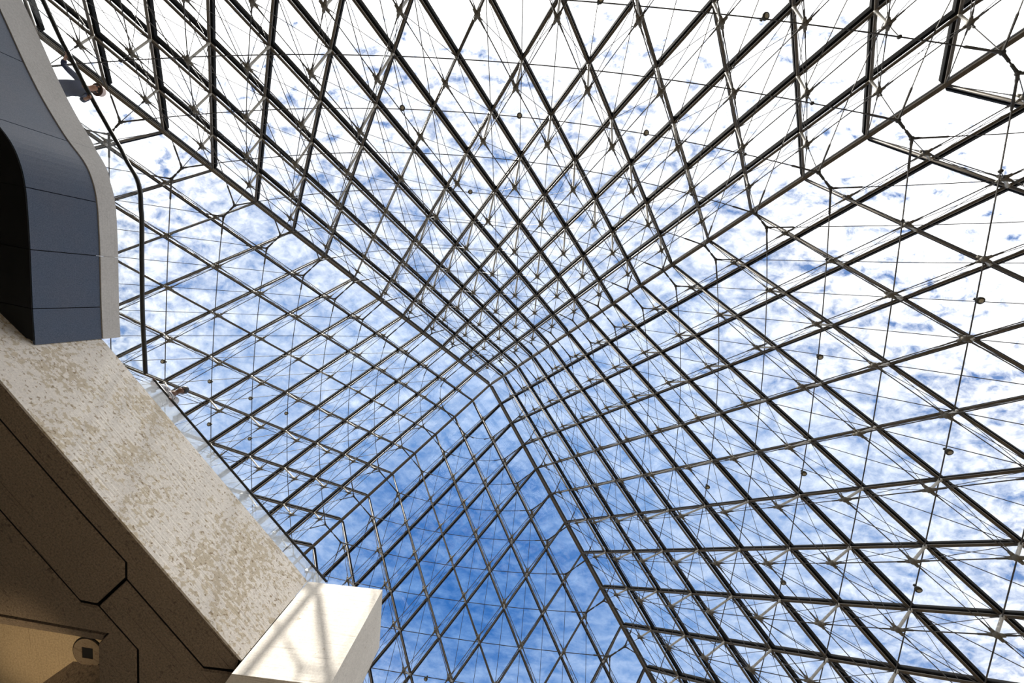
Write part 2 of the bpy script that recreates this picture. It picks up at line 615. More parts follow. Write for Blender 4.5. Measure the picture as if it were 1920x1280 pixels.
def build_face():
    root = empty('wall_back', ROOT)
    # glass panes: one rhombus, one base triangle, shared
    off = NOUT * 0.20
    g = 0.012

    def pane(pts):
        pts = [Vector(p) for p in pts]
        c = sum(pts, Vector()) / len(pts)
        pts = [p + (c - p).normalized() * g * 2 for p in pts]
        mb = MB()
        n = len(pts)
        vs = [p + NIN * 0.008 for p in pts] + [p - NIN * 0.008 for p in pts]
        fs = [(i, (i + 1) % n, n + (i + 1) % n, n + i) for i in range(n)]
        fs += [tuple(range(n - 1, -1, -1)), tuple(range(n, 2 * n))]
        return mb.add(vs, fs)
    a0 = APEX * 0
    rh = pane([a0, CA / N, (CA + CB) / N, CB / N]).mesh('glass_pane', M['glass'])
    tr = pane([a0, CA / N, CB / N]).mesh('glass_pane_triangle', M['glass'])
    for i in range(N):
        for j in range(N - i):
            link('glass_pane', rh if i + j <= N - 2 else tr, root, node(i, j) + off - ROOT)
    # bars in both directions: steel mullion inside, black glazing bar outside
    for fam in (0, 1):
        for i in range(1, N):
            p, q = (node(i, 0), node(i, N - i)) if fam == 0 else (node(0, i), node(N - i, i))
            t = (q - p).normalized()
            side = t.cross(NIN).normalized()
            part('mullion', MB().profile(p, q, side, NIN, bar_prof('mullion')), M['mullion'], root, True)
            o2 = NOUT * 0.20
            part('glazing_bar', MB().profile(p + o2, q + o2, side, NIN, bar_prof('glazing')), M['glazing'], root)
    # struts with their hubs
    sm = MB().tube([(0, 0, 0), (0, 0, 0.06), (0, 0, 0.10), (0, 0, 0.86), (0, 0, 0.92), (0, 0, 1)],
                   [0.055, 0.055, 0.036, 0.036, 0.05, 0.05], 8).mesh('strut', M['steel'], True)
    quat = NIN.to_track_quat('Z', 'Y')
    qi = quat.inverted()
    ta = qi @ CA.normalized()
    tb = qi @ CB.normalized()
    hb = MB()
    hb.ball((0, 0, 0), 0.085, 10, 6)
    for d in (ta, -ta, tb, -tb):
        hb.tube([d * 0.05, d * 0.15], [0.05, 0.038], 6)
    hub_me = hb.mesh('hub', M['hub'], True)
    for i in range(1, N):
        for j in range(1, N - i):
            d = depth(i, j)
            s = link('strut', sm, root, node(i, j) - ROOT)
            s.rotation_mode = 'QUATERNION'
            s.rotation_quaternion = quat
            s.scale = (1, 1, d)
            h = link('hub', hub_me, s, (0, 0, 1))
            h.scale = (1, 1, 1 / d)
    # bow cables and bracing of every truss
    for fam in (0, 1):
        for i in range(1, N - 1):
            n = N - i
            T = [node(i, j) if fam == 0 else node(j, i) for j in range(n + 1)]
            Hb = [T[0]] + [hub(i, j) if fam == 0 else hub(j, i) for j in range(1, n)] + [T[n]]
            mb = MB()
            for j in range(n):
                rod(mb, Hb[j], Hb[j + 1], 0.0150, 0.028)
            part('bow_cable', mb, M['cable'], root)
            z1, z2 = MB(), MB()
            for j in range(1, n - 1):
                rod(z1, Hb[j], T[j + 1], 0.0095, 0.018, 0.25, 3)
                rod(z2, Hb[j + 1], T[j], 0.0095, 0.018, 0.25, 3)
            part('bracing_cable', z1, M['cable'], root)
            part('bracing_cable', z2, M['cable'], root)
    # level tie cables, bowed against the trusses, and the fall-line cables
    for L in range(3, N):
        s0 = 1.02 / L
        ns = 2 * L
        pts = [ring_point(L, s0 + (1 - 2 * s0) * q / ns) for q in range(ns + 1)]
        mb = MB()
        mb.tube(pts, 0.0150, 4)
        for a, b2 in ((pts[0], pts[1]), (pts[-1], pts[-2])):
            d = (b2 - a).normalized()
            mb.tube([a, a + d * 0.12, a + d * 0.2, a + d * 0.7, a + d * 0.75], [0.035, 0.035, 0.024, 0.03, 0.0125], 6)
        part('level_tie_cable', mb, M['cable'], root)
        for mm in range(1, L):
            s = mm / L
            i, j = L - mm, mm
            dr, dh = ring_depth(L, min(max(s, s0), 1 - s0)), depth(i, j)
            if dr > dh + 0.12:
                mb = MB()
                a = hub(i, j) + NIN * 0.05
                e = node(i, j) + NIN * dr
                if mm in (1, L - 1):
                    e = ring_point(L, s0 if mm == L - 1 and False else (s0 if s < 0.5 else 1 - s0))
                mb.tube([a, a + (e - a) * 0.12, a + (e - a) * 0.14, e], [0.03, 0.028, 0.011, 0.011], 5)
                mb.ball(e, 0.05, 8, 5)
                part('link_rod', mb, M['fork'], root)
        for sgn in (0, 1):
            n = N - L
            if n < 1:
                continue
            st = ring_point(L, 1 - s0 if sgn else s0)
            d0 = min(2.07, 0.183 * L) - 0.05
            base = node(1, L - 1) if sgn else node(L - 1, 1)
            step = (CA + CB) / N / 2
            pts = [st]
            for q in range(1, n + 1):
                s = q / n
                pts.append(base + step * q + NIN * (0.08 + d0 * (1 - s) ** 2.7))
            mb = MB()
            mb.tube(pts, 0.0135, 4)
            d = (pts[1] - pts[0]).normalized()
            mb.tube([st, st + d * 0.12, st + d * 0.2, st + d * 0.7, st + d * 0.75], [0.035, 0.035, 0.022, 0.028, 0.0115], 6)
            part('fall_line_cable', mb, M['cable'], root)
    # base beam
    mb = MB().profile(node(N, 0) + Vector((0, 0, -0.05)), node(0, N) + Vector((0, 0, -0.05)), Vector((0, 1, 0)), Vector((0, 0, 1)),
                      [(-0.2, -0.1), (0.15, -0.1), (0.15, 0.08), (-0.2, 0.08)])
    part('base_beam', mb, M['mullion'], root)
    return root


def build_ridge():
    """The ridge between the -y face and the +x face, with the cable ties that cross it."""
    root = empty('trim_1', Vector((B, -B, 0)))
    p, q = APEX, APEX + CB
    t = (q - p).normalized()
    up_in = (Vector((-1, 1, 0)) - t * Vector((-1, 1, 0)).dot(t)).normalized()
    side = t.cross(up_in).normalized()
    w, d = 0.06, 0.085
    part('ridge_beam', MB().profile(p, q, side, up_in, [(-w, -d), (w, -d), (w, -d + .02), (.03, -d + .02), (.03, d - .02), (w, d - .02), (w, d), (-w, d), (-w, d - .02), (-.03, d - .02), (-.03, -d + .02), (-w, -d + .02)]), M['mullion'], root)
    o = -up_in * 0.24
    part('glazing_bar', MB().profile(p + o, q + o, side, up_in, [(-.08, -.10), (.08, -.10), (.07, .06), (.03, .10), (-.03, .10), (-.07, .06)]), M['glazing'], root)
    rot = Matrix.Rotation(math.pi / 2, 3, 'Z')
    for L in range(3, N):
        s0 = 1.02 / L
        y1 = ring_point(L, 1 - s0)
        y2 = rot @ ring_point(L, s0)
        mb = MB()
        dd = y2 - y1
        mb.ball(y1, 0.06, 8, 6)
        mb.ball(y2, 0.06, 8, 6)
        mb.tube([y1, y1 + dd * .22, y1 + dd * .42, y1 + dd * .45, y2 - dd * .45, y2 - dd * .42, y2 - dd * .22, y2], [.04, .032, .032, .018, .018, .032, .032, .04], 6)
        part('corner_link', mb, M['fork'], root)
    return root


face = build_face()
ridge = build_ridge()
tag(face, FACES['wall_back'][1], 'glass wall', None, 'structure')
RID = {
    0: 'ridge beam climbing from the upper right corner to the apex',
    90: 'ridge beam falling from the apex to the bottom edge, right of the concrete pier',
    180: 'ridge beam falling from the apex to the balcony corner at lower left',
    270: 'ridge beam climbing from the person in the cap to the apex',
}
tag(ridge, RID[0], 'ridge beam', None, 'structure')
for n_, (name, (deg, label)) in enumerate(list(FACES.items())[1:]):
    R = Matrix.Rotation(math.radians(deg), 4, 'Z')
    f = copy_tree(face)
    f.name = name
    f.location = R @ ROOT
    f.rotation_euler = (0, 0, math.radians(deg))
    tag(f, label)
    r = copy_tree(ridge)
    r.name = 'trim_%d' % (n_ + 2)
    r.location = R @ Vector((B, -B, 0))
    r.rotation_euler = (0, 0, math.radians(deg))
    tag(r, RID[deg])


# ------------------------------------------------------------------ hall below and plaza outside
def struct(name, mb, mat, label, cat):
    o = link(name, mb.mesh(name, mat))
    tag(o, label, cat, None, 'structure')
    return o


struct('floor', MB().box((-26, -26, -9.9), (26, 26, -9.5)), M['floor'], 'beige limestone floor of the hall under the glass', 'floor')
for name, lo, hi, lab in (('wall_hall_back', (-26, -26.4, -9.5), (26, -26, -1.95), 'dark concrete hall wall under the back plaza'),
                          ('wall_hall_front', (-26, 26, -9.5), (26, 26.4, -1.95), 'dark concrete hall wall under the front plaza'),
                          ('wall_hall_left', (-26.4, -26, -9.5), (-26, 26, -1.95), 'dark concrete hall wall under the left plaza'),
                          ('wall_hall_right', (26, -26, -9.5), (26.4, 26, -1.95), 'dark concrete hall wall under the right plaza')):
    struct(name, MB().box(lo, hi), M['wall'], lab, 'wall')
q = 17.95
mb = MB()
for lo, hi in (((-40, -40), (40, -q)), ((-40, q), (40, 40)), ((-40, -q), (-q, q)), ((q, -q), (40, q))):
    mb.box((*lo, -1.95), (*hi, -0.05))
struct('ceiling', mb, M['wall'], 'concrete slab round the foot of the pyramid, hall ceiling and plaza', 'ceiling')

# ------------------------------------------------------------------ the concrete balcony
ZS = -1.95
K, J, P1, P2 = (-5.91, -5.08), (-1.18, -0.23), (0.51, -0.30), (0.52, 1.08)
FAR = [(-1.0, 2.6), (-9.0, 10.5), (-17.5, 10.5), (-17.5, -14.65)]
balcony = empty('concrete_balcony', (-6, 1, ZS))
tag(balcony, 'pale stained concrete balcony with a dark underside, crossing the lower left corner', 'balcony')


def inset(a, b2, d):
    a, b2 = Vector((*a, 0)), Vector((*b2, 0))
    t = (b2 - a).normalized()
    nn = Vector((-t.y, t.x, 0))
    return a + nn * d, b2 + nn * d


# fascia slabs 0.3 m thick
def slab(name, a, b2, mat, ea=0.0, eb=0.0, z0=ZS, z1=0.0, th=0.30, label=None):
    a, b2 = Vector((*a, 0)), Vector((*b2, 0))
    t = (b2 - a).normalized()
    a, b2 = a + t * ea, b2 - t * eb
    nn = Vector((-t.y, t.x, 0))
    poly = [(a.x, a.y), (b2.x, b2.y), ((b2 + nn * th).x, (b2 + nn * th).y), ((a + nn * th).x, (a + nn * th).y)]
    o = part(name, MB().prism(poly, z0, z1), mat, balcony)
    if label:
        o['label'] = label
    return o


slab('fascia', K, J, M['fascia'], 0.0, 0.012, th=0.045, label='wide stained fascia with board marks')
slab('fascia', FAR[3], K, M['fascia'], 0, 0.005, th=0.045, label='short return of the fascia under the stair landing')
pier = part('pier', MB().prism([(J[0] + 0.004, J[1]), P1, P2, (P2[0] - 1.7, P2[1] + 1.0), (J[0] - 0.2, J[1] + 0.35)], ZS - 0.25, 0.0), M['pier'], balcony)
pier['label'] = 'smooth sunlit end pier with shadow stripes'
deck_poly = [(-6.0, -4.75), (-1.45, 0.1), (-1.2, 2.0), (-9.0, 10.5), (-17.3, 10.5), (-17.3, -13.9)]
part('deck', MB().prism(deck_poly, -0.35, -0.02), M['floor'], balcony)
part('core', MB().prism([(-5.98, -5.02), (-1.30, -0.22), (-1.2, 1.8), (-9, 10), (-17, 10), (-17, -14.0)], -1.2, -0.36), M['joint'], balcony)
part('column', MB().lathe([(0.6, -9.5), (0.6, -1.2)], 24, (-9.5, 4.5, 0)), M['wall'], balcony, True)


def soffit_piece(poly, lift=0.0, mat='soffit', gap=0.028, th=0.22, name='soffit_panel'):
    """A coffer-edge panel: its rim is chamfered, its joint sides coloured dark for groove shade."""
    c = Vector((sum(p[0] for p in poly) / len(poly), sum(p[1] for p in poly) / len(poly), 0))
    area = sum(poly[i][0] * poly[(i + 1) % len(poly)][1] - poly[(i + 1) % len(poly)][0] * poly[i][1] for i in range(len(poly)))
    if area < 0:
        poly = poly[::-1]
    n = len(poly)

    def off(d):
        out = []
        for i in range(n):
            p0, p1, p2 = (Vector((*poly[(i + k) % n], 0)) for k in (-1, 0, 1))
            t1, t2 = (p1 - p0).normalized(), (p2 - p1).normalized()
            n1, n2 = Vector((-t1.y, t1.x, 0)), Vector((-t2.y, t2.x, 0))
            bis = (n1 + n2)
            bis = bis / max(bis.dot(n1), 0.35)
            out.append(p1 + bis * d)
        return out
    lo, mid = off(gap + 0.02), off(gap)
    vs = [(p.x, p.y, ZS + lift) for p in lo] + [(p.x, p.y, ZS + lift + 0.03) for p in mid] + [(p.x, p.y, ZS + lift + th) for p in mid]
    fs = []
    for a in (0, n):
        fs += [(a + i, a + (i + 1) % n, a + n + (i + 1) % n, a + n + i) for i in range(n)]
    fs += [tuple(range(n - 1, -1, -1)), tuple(range(2 * n, 3 * n))]
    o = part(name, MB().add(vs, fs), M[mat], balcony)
    o.data.materials.append(M['joint'])          # joint sides coloured dark, putting in the shade of the grooves
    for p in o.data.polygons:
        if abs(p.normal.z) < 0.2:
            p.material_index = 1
    return o


d1 = Vector((-0.698, -0.716, 0))


def ext(p, d):
    return (p[0] + d1.x * d, p[1] + d1.y * d)


S0, S1 = (-5.93, -5.01), (-1.24, -0.215)
S0e = S0
A0 = ext((-5.572, -3.953), 0.75)
A1 = ext((-5.666, -2.28), 6.0)
A0f = ext((-5.572, -3.953), 6.0)
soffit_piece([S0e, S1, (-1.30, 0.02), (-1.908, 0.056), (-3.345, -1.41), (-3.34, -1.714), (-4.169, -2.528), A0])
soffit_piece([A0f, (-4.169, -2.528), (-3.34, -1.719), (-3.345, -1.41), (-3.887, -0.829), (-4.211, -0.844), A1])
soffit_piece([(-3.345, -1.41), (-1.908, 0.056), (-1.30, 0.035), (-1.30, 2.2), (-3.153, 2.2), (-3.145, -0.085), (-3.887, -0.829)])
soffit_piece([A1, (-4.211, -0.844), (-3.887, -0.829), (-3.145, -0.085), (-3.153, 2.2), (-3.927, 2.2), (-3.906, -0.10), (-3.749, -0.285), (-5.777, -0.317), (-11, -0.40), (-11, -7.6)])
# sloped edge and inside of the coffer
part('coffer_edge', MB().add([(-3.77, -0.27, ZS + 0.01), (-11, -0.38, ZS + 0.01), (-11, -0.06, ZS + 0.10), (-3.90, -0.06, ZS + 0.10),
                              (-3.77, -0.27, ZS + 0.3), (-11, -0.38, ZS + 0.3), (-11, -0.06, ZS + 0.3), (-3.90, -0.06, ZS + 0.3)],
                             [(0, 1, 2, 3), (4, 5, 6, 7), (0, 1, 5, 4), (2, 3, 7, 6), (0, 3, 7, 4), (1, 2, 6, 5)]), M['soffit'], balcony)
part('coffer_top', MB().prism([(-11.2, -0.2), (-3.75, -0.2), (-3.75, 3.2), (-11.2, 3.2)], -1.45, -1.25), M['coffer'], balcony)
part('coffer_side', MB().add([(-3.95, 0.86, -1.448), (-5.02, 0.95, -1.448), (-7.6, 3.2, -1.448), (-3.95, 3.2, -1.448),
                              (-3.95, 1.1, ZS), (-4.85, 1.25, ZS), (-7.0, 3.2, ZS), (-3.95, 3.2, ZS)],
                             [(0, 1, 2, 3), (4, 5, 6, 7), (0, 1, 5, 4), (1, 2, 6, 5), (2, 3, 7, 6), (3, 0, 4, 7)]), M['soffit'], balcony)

fit = empty('recessed_light_fitting', (-4.70, 0.50, -1.45))
tag(fit, 'round plate with a square dark opening, set in the coffer of the balcony underside', 'light fitting')
DC = (-4.68, 0.69)
ring_v = []
mb = MB()
sq = [(-0.115, -0.115), (0.115, -0.115), (0.115, 0.115), (-0.115, 0.115)]
nseg = 32
out = [(0.30 * math.cos(2 * math.pi * k / nseg + math.pi / 4 + math.pi), 0.30 * math.sin(2 * math.pi * k / nseg + math.pi / 4 + math.pi)) for k in range(nseg)]
vs = []
for z in (-1.475, -1.452):
    vs += [(DC[0] + x, DC[1] + y, z) for x, y in out]
    for k in range(nseg):
        e = k * 4 / nseg
        a, fr = int(e) % 4, e - int(e)
        x = sq[a][0] * (1 - fr) + sq[(a + 1) % 4][0] * fr
        y = sq[a][1] * (1 - fr) + sq[(a + 1) % 4][1] * fr
        vs.append((DC[0] + x, DC[1] + y, z))
fs = []
for k in range(nseg):
    k2 = (k + 1) % nseg
    fs.append((k, k2, nseg + k2, nseg + k))
    fs.append((2 * nseg + k, 2 * nseg + k2, 3 * nseg + k2, 3 * nseg + k))
    fs.append((k, k2, 2 * nseg + k2, 2 * nseg + k))
    fs.append((nseg + k, nseg + k2, 3 * nseg + k2, 3 * nseg + k))
part('plate', MB().add(vs, fs), M['plate'], fit)
part('opening', MB().box((DC[0] - 0.118, DC[1] - 0.118, -1.462), (DC[0] + 0.118, DC[1] + 0.118, -1.453)), M['black'], fit)
mb = MB()
mb.tube([(DC[0] + 0.315 * math.cos(2 * math.pi * k / 32), DC[1] + 0.315 * math.sin(2 * math.pi * k / 32), -1.458) for k in range(33)], 0.012, 5)
part('rim', mb, M['joint'], fit)

up = bpy.data.lights.new('coffer_fill_spot', 'SPOT')  # added warm spot, unseen down in the hall, brightens the coffer
up.energy = 800
up.color = (1.0, 0.78, 0.50)
up.spot_size = math.radians(26)
up.spot_blend = 0.9
up.shadow_soft_size = 0.15
uo = bpy.data.objects.new('coffer_fill_spot', up)
COL.objects.link(uo)
uo.location = (-4.6, 3.0, -8.6)
uo.rotation_euler = (Vector((-4.6, 3.0, -8.6)) - Vector((-5.6, 0.6, -1.45))).to_track_quat('Z', 'Y').to_euler()

# ------------------------------------------------------------------ stair landing with slate cladding
curve = [(-5.95, -5.13), (-5.97, -5.81), (-5.97, -6.88), (-5.985, -7.55), (-6.01, -7.97), (-6.09, -8.36), (-6.27, -8.74), (-6.68, -9.22), (-7.16, -9.92), (-7.53, -10.58), (-7.90, -11.33), (-8.7, -12.9), (-9.8, -15.2)]


def spline(pts, n=6):
    out = []
    P = [Vector((*p, 0)) for p in pts]
    for i in range(len(P) - 1):
        p0, p1, p2, p3 = P[max(i - 1, 0)], P[i], P[i + 1], P[min(i + 2, len(P) - 1)]
        for k in range(n):
            t = k / n
            out.append(0.5 * ((2 * p1) + (p2 - p0) * t + (2 * p0 - 5 * p1 + 4 * p2 - p3) * t * t + (3 * p1 - p0 - 3 * p2 + p3) * t ** 3))
    out.append(P[-1])
    return out


CV = spline(curve)


def arc_table(P):
    s = [0.0]
    for a, b2 in zip(P, P[1:]):
        s.append(s[-1] + (b2 - a).length)
    return s


CS = arc_table(CV)


def along(s):
    s = min(max(s, 0), CS[-1])
    for i in range(len(CV) - 1):
        if s <= CS[i + 1]:
            t = (s - CS[i]) / (CS[i + 1] - CS[i])
            p = CV[i].lerp(CV[i + 1], t)
            d = (CV[min(i + 2, len(CV) - 1)] - CV[max(i - 1, 0)]).normalized()
            return p, Vector((-d.y, d.x, 0)) * -1    # outward normal is towards the hall
    return CV[-1], Vector((0, 0, 0))


def outward(s):
    p, nn = along(s)
    if nn.x < 0:
        nn = -nn
    return p, nn


def s_at(y):
    best = min(range(len(CV)), key=lambda i: abs(CV[i].y - y))
    return CS[best]


landing = empty('stair_landing', (-7.5, -8, -1.16))
tag(landing, 'curved stair landing clad in blue-grey slate panels under a pale coping at upper left', 'stair landing')


def rise(y):
    return max(0.0, min(1.0, (-8.45 - y) / 0.9))


def band(name, s0, s1, z0, z1, off, th, mat, parent, gap=0.008, step=0.12, label=None, lift=0.0):
    n = max(2, int((s1 - s0) / step))
    fr, bk = [], []
    for k in range(n + 1):
        p, nn = outward(s0 + gap + (s1 - s0 - 2 * gap) * k / n)
        fr.append(p + nn * off)
        bk.append(p + nn * (off - th))
    vs, fs = [], []
    for k in range(n + 1):
        vs += [(fr[k].x, fr[k].y, z0), (fr[k].x, fr[k].y, z1 + lift * rise(fr[k].y)), (bk[k].x, bk[k].y, z1 + lift * rise(fr[k].y)), (bk[k].x, bk[k].y, z0)]
    for k in range(n):
        a, c = 4 * k, 4 * k + 4
        for e in range(4):
            fs.append((a + e, a + (e + 1) % 4, c + (e + 1) % 4, c + e))
    fs += [(3, 2, 1, 0), (4 * n, 4 * n + 1, 4 * n + 2, 4 * n + 3)]
    o = part(name, MB().add(vs, fs), mat, parent)
    if label:
        o['label'] = label
    return o


seams = [0.0, s_at(-5.81), s_at(-6.88), s_at(-7.97), s_at(-9.17), s_at(-10.62), s_at(-12.3), CS[-1]]
for a, c in zip(seams, seams[1:]):
    band('cladding_panel', a, c, -1.15, -0.012, 0.0, 0.05, M['cladding'], landing)
for a, c in zip([0.0, s_at(-6.88), s_at(-9.17), s_at(-12.3)], [s_at(-6.88), s_at(-9.17), s_at(-12.3), CS[-1]]):
    band('coping', a, c, 0.0, 0.355, 0.02, 0.28, M['coping'], landing, 0.003, lift=0.19)
inner = [(p.x - 0.06, p.y) for p in CV]
inner[0] = (-6.08, -5.2)
body = [inner[0]] + inner[1:] + [(-17.4, -15.2), (-17.4, -14.75)]
part('landing_slab', MB().prism(body, -1.13, -0.02), M['joint'], landing)
# underside in pieces, its lack of light coloured in as black, seams running on from the cladding
prev = None
for a, c in zip(seams, seams[1:]):
    pts = []
    n = 8
    for k in range(n + 1):
        p, nn = outward(a + 0.006 + (c - a - 0.012) * k / n)
        pts.append((p.x - 0.01, p.y))
    x1 = -17.3
    y_in = lambda y: y

    def clip(p):
        # keep the inner edge on the hall side of the return wall K - FAR[3]
        kx, ky = K
        fx, fy = FAR[3]
        t = 4.6
        tt = (fx - kx, fy - ky)
        return (p[0] - t, p[1] - t * 0.10)
    e0, e1 = clip(pts[0]), clip(pts[-1])
    if a == 0.0:
        lim = lambda x: -5.2 + (x + 6.08) * (FAR[3][1] - K[1]) / (FAR[3][0] - K[0]) - 0.03
        pts[0] = (-6.07, -5.24)
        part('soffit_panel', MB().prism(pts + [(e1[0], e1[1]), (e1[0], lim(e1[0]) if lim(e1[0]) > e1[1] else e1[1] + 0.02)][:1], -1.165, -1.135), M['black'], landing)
    else:
        lim = lambda x: -5.2 + (x + 6.08) * (FAR[3][1] - K[1]) / (FAR[3][0] - K[0]) - 0.03
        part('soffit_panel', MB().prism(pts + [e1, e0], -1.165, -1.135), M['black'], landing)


# ------------------------------------------------------------------ balustrades
def balustrade(label, path, z0, zr, rail_r, joints, brackets, brk_dir, glass='balustrade_glass'):
    c = path[len(path) // 2]
    root = empty('glass_balustrade', (c.x, c.y, 0))
    tag(root, label, 'balustrade')
    S = arc_table(path)

    def pt(s):
        for i in range(len(path) - 1):
            if s <= S[i + 1] + 1e-6:
                t = (s - S[i]) / (S[i + 1] - S[i])
                return path[i].lerp(path[i + 1], t)
        return path[-1]
    for a, e in zip(joints, joints[1:]):
        n = max(1, int((e - a) / 0.15))
        P = [pt(a + 0.012 + (e - a - 0.024) * k / n) for k in range(n + 1)]
        vs, fs = [], []
        for k, p in enumerate(P):
            t = (P[min(k + 1, n)] - P[max(k - 1, 0)]).normalized()
            nn = Vector((t.y, -t.x, 0)) * 0.008
            b0, b1 = Vector((0, 0, z0(P[0].y if k == 0 else p.y))), Vector((0, 0, zr(p.y) - 0.05))
            vs += [p + nn + b0, p + nn + b1, p - nn + b1, p - nn + b0]
        for k in range(n):
            for q2 in range(4):
                fs.append((4 * k + q2, 4 * k + (q2 + 1) % 4, 4 * k + 4 + (q2 + 1) % 4, 4 * k + 4 + q2))
        fs += [(3, 2, 1, 0), (4 * n, 4 * n + 1, 4 * n + 2, 4 * n + 3)]
        part('glass_panel', MB().add(vs, fs), M[glass], root)
    rail = part('handrail', MB().tube([p + Vector((0, 0, zr(p.y))) for p in path], rail_r, 10), M['rail'], root, True)
    for s in brackets:
        p = pt(s)
        zq = zr(p.y)
        mb = MB()
        e = p + brk_dir * 0.13
        mb.tube([p + Vector((0, 0, zq)), p + brk_dir * 0.05 + Vector((0, 0, zq - 0.05)), e + Vector((0, 0, zq - 0.07))], [0.03, 0.028, 0.024], 6)
        mb.box((e.x - 0.035, e.y - 0.035, zq - 0.12), (e.x + 0.035, e.y + 0.035, zq - 0.05))
        part('bracket', mb, M['rail'], root)
    return root


rp = [Vector((-5.93, -4.20, 0)), Vector((-5.945, -4.7, 0))]
k_ = 0
while k_ * 0.14 < CS[-1]:
    p, nn = outward(k_ * 0.14)
    rp.append(p - nn * 0.02)
    k_ += 1
RS = arc_table(rp)


def rail_top(y):
    return 0.915 + 0.04 * max(0, min(1, (-7 - y))) + 0.29 * max(0.0, min(1.0, (-8.1 - y) / 1.3)) - 0.16 * max(0.0, min(1.0, (-10.0 - y) / 1.6))


def coping_top(y):
    return 0.36 + 0.19 * rise(y) if y < -5.1 else 0.0


balustrade('curved glass balustrade with a dark tube handrail on the pale coping', rp, coping_top, rail_top, 0.044,
           [0.0, 0.92, 2.6, 4.2, 5.8, 7.4, 9.0, RS[-1]], [], Vector((0, 0, 0)))
a, e = Vector((-5.66, -4.12, 0)), Vector((-1.19, 0.42, 0))
t_ = (e - a).normalized()
nrm = Vector((t_.y, -t_.x, 0))
path = [a + (e - a) * (k / 8) for k in range(9)]
Ln = (e - a).length
balustrade('straight glass balustrade with a slim handrail along the stained concrete fascia', path, lambda y: 0.0, lambda y: 0.85, 0.026,
           [0.0, Ln * .2, Ln * .4, Ln * .6, Ln * .8, Ln], [0.25, 1.05, 2.25, 3.45, 4.65, 5.85], -nrm, 'hazy_glass')

# ------------------------------------------------------------------ lamps clipped to the tie cables
LAMPS = [
    (0, 15, 0.634, 'half-cropped small dark lamp at the top edge, beside the plain white sky'),
    (0, 15, 0.768, 'small lamp by the top edge, hung against the plain white cloud'),
    (0, 13, 0.423, 'leftmost of three small lamps in a row across the back glass wall'),
    (0, 13, 0.575, 'middle of three small lamps in a row across the back glass wall'),
    (0, 13, 0.732, 'rightmost of three small lamps in a row across the back glass wall'),
    (0, 11, 0.501, 'lone small lamp below the row of three on the back glass wall'),
    (90, 15, 0.233, 'topmost of three small lamps down the cable near the right edge'),
    (90, 15, 0.369, 'middle of three small lamps down the cable near the right edge'),
    (90, 15, 0.507, 'lowest of three small lamps down the cable near the right edge'),
    (90, 13, 0.270, 'upper of three small lamps down a cable in the middle of the right glass wall'),
    (90, 13, 0.426, 'middle of three small lamps down a cable in the middle of the right glass wall'),
    (90, 13, 0.582, 'lower of three small lamps down a cable in the middle of the right glass wall'),
    (90, 11, 0.502, 'lone small lamp on the right glass wall, on the cable nearest its left end'),
    (270, 12, 0.622, 'small lamp beside the lower end of the curved handrail'),
    (270, 11, 0.588, 'small lamp right of the head of the person in the striped shirt'),
    (270, 11, 0.498, 'small lamp below and right of the person in the striped shirt'),
    (270, 10, 0.548, 'upper of the second pair of small lamps right of the person in the striped shirt'),
    (270, 10, 0.449, 'lower of the second pair of small lamps right of the person in the striped shirt'),
    (270, 9, 0.499, 'small lamp nearest the apex on the left glass wall'),
    (180, 11, 0.508, 'small lamp at the bottom edge, hung against the deepest blue sky'),
]
proto = None
for deg, L, s, label in LAMPS:
    if proto is None:
        lamp = empty('cable_lamp')
        part('clamp', MB().tube([(0, -0.03, -0.03), (0, 0.03, -0.03)], 0.035, 8).box((-0.02, -0.02, 0.0), (0.02, 0.02, 0.07)), M['fork'], lamp)
        part('housing', MB().lathe([(0.03, 0.03), (0.065, 0.045), (0.088, 0.08), (0.09, 0.13), (0.082, 0.14)], 16), M['lamp'], lamp, True)
        part('lens', MB().lathe([(0.06, 0.138), (0.04, 0.152), (0.012, 0.158)], 14), M['lens'], lamp, True)
        proto = lamp
    else:
        lamp = copy_tree(proto)
    tag(lamp, label, 'lamp', 'small lamps clipped to the tie cables')
    R = Matrix.Rotation(math.radians(deg), 4, 'Z')
    lamp.location = R @ (ring_point(L, s) + Vector((0, 0, 0)))
    # the lens looks down into the hall, slightly off the cable
    look = (R.to_3x3() @ (NIN * 0.35 + Vector((0.25, -0.2, 0)))) + Vector((0, 0, -0.8))
    lamp.rotation_euler = look.to_track_quat('Z', 'Y').to_euler()


# ------------------------------------------------------------------ people
def skin(name, joints, bones, mat, parent, levels=2):
    """A body grown from a skeleton: joints {name: (pos, rx, ry)}, bones [(a, b)]."""
    keys = list(joints)
    me = bpy.data.meshes.new(name)
    me.from_pydata([joints[k][0] for k in keys], [(keys.index(a), keys.index(b2)) for a, b2 in bones], [])
    o = bpy.data.objects.new(name, me)
    COL.objects.link(o)
    sk = o.modifiers.new('skin', 'SKIN')
    if not me.skin_vertices:
        me.skin_vertices.new()
    for i, k in enumerate(keys):
        v = me.skin_vertices[0].data[i]
        r = joints[k][1:]
        v.radius = (r[0], r[-1])
        v.use_root = (i == 0)
    sb = o.modifiers.new('sub', 'SUBSURF')
    sb.levels = sb.render_levels = levels
    dg = bpy.context.evaluated_depsgraph_get()
    new = bpy.data.meshes.new_from_object(o.evaluated_get(dg))
    bpy.data.objects.remove(o)
    new.name = name
    new.materials.clear()
    new.materials.append(mat)
    new.polygons.foreach_set('use_smooth', [True] * len(new.polygons))
    ob = bpy.data.objects.new(name, new)
    COL.objects.link(ob)
    if parent is not None:
        ob.parent = parent
    return ob


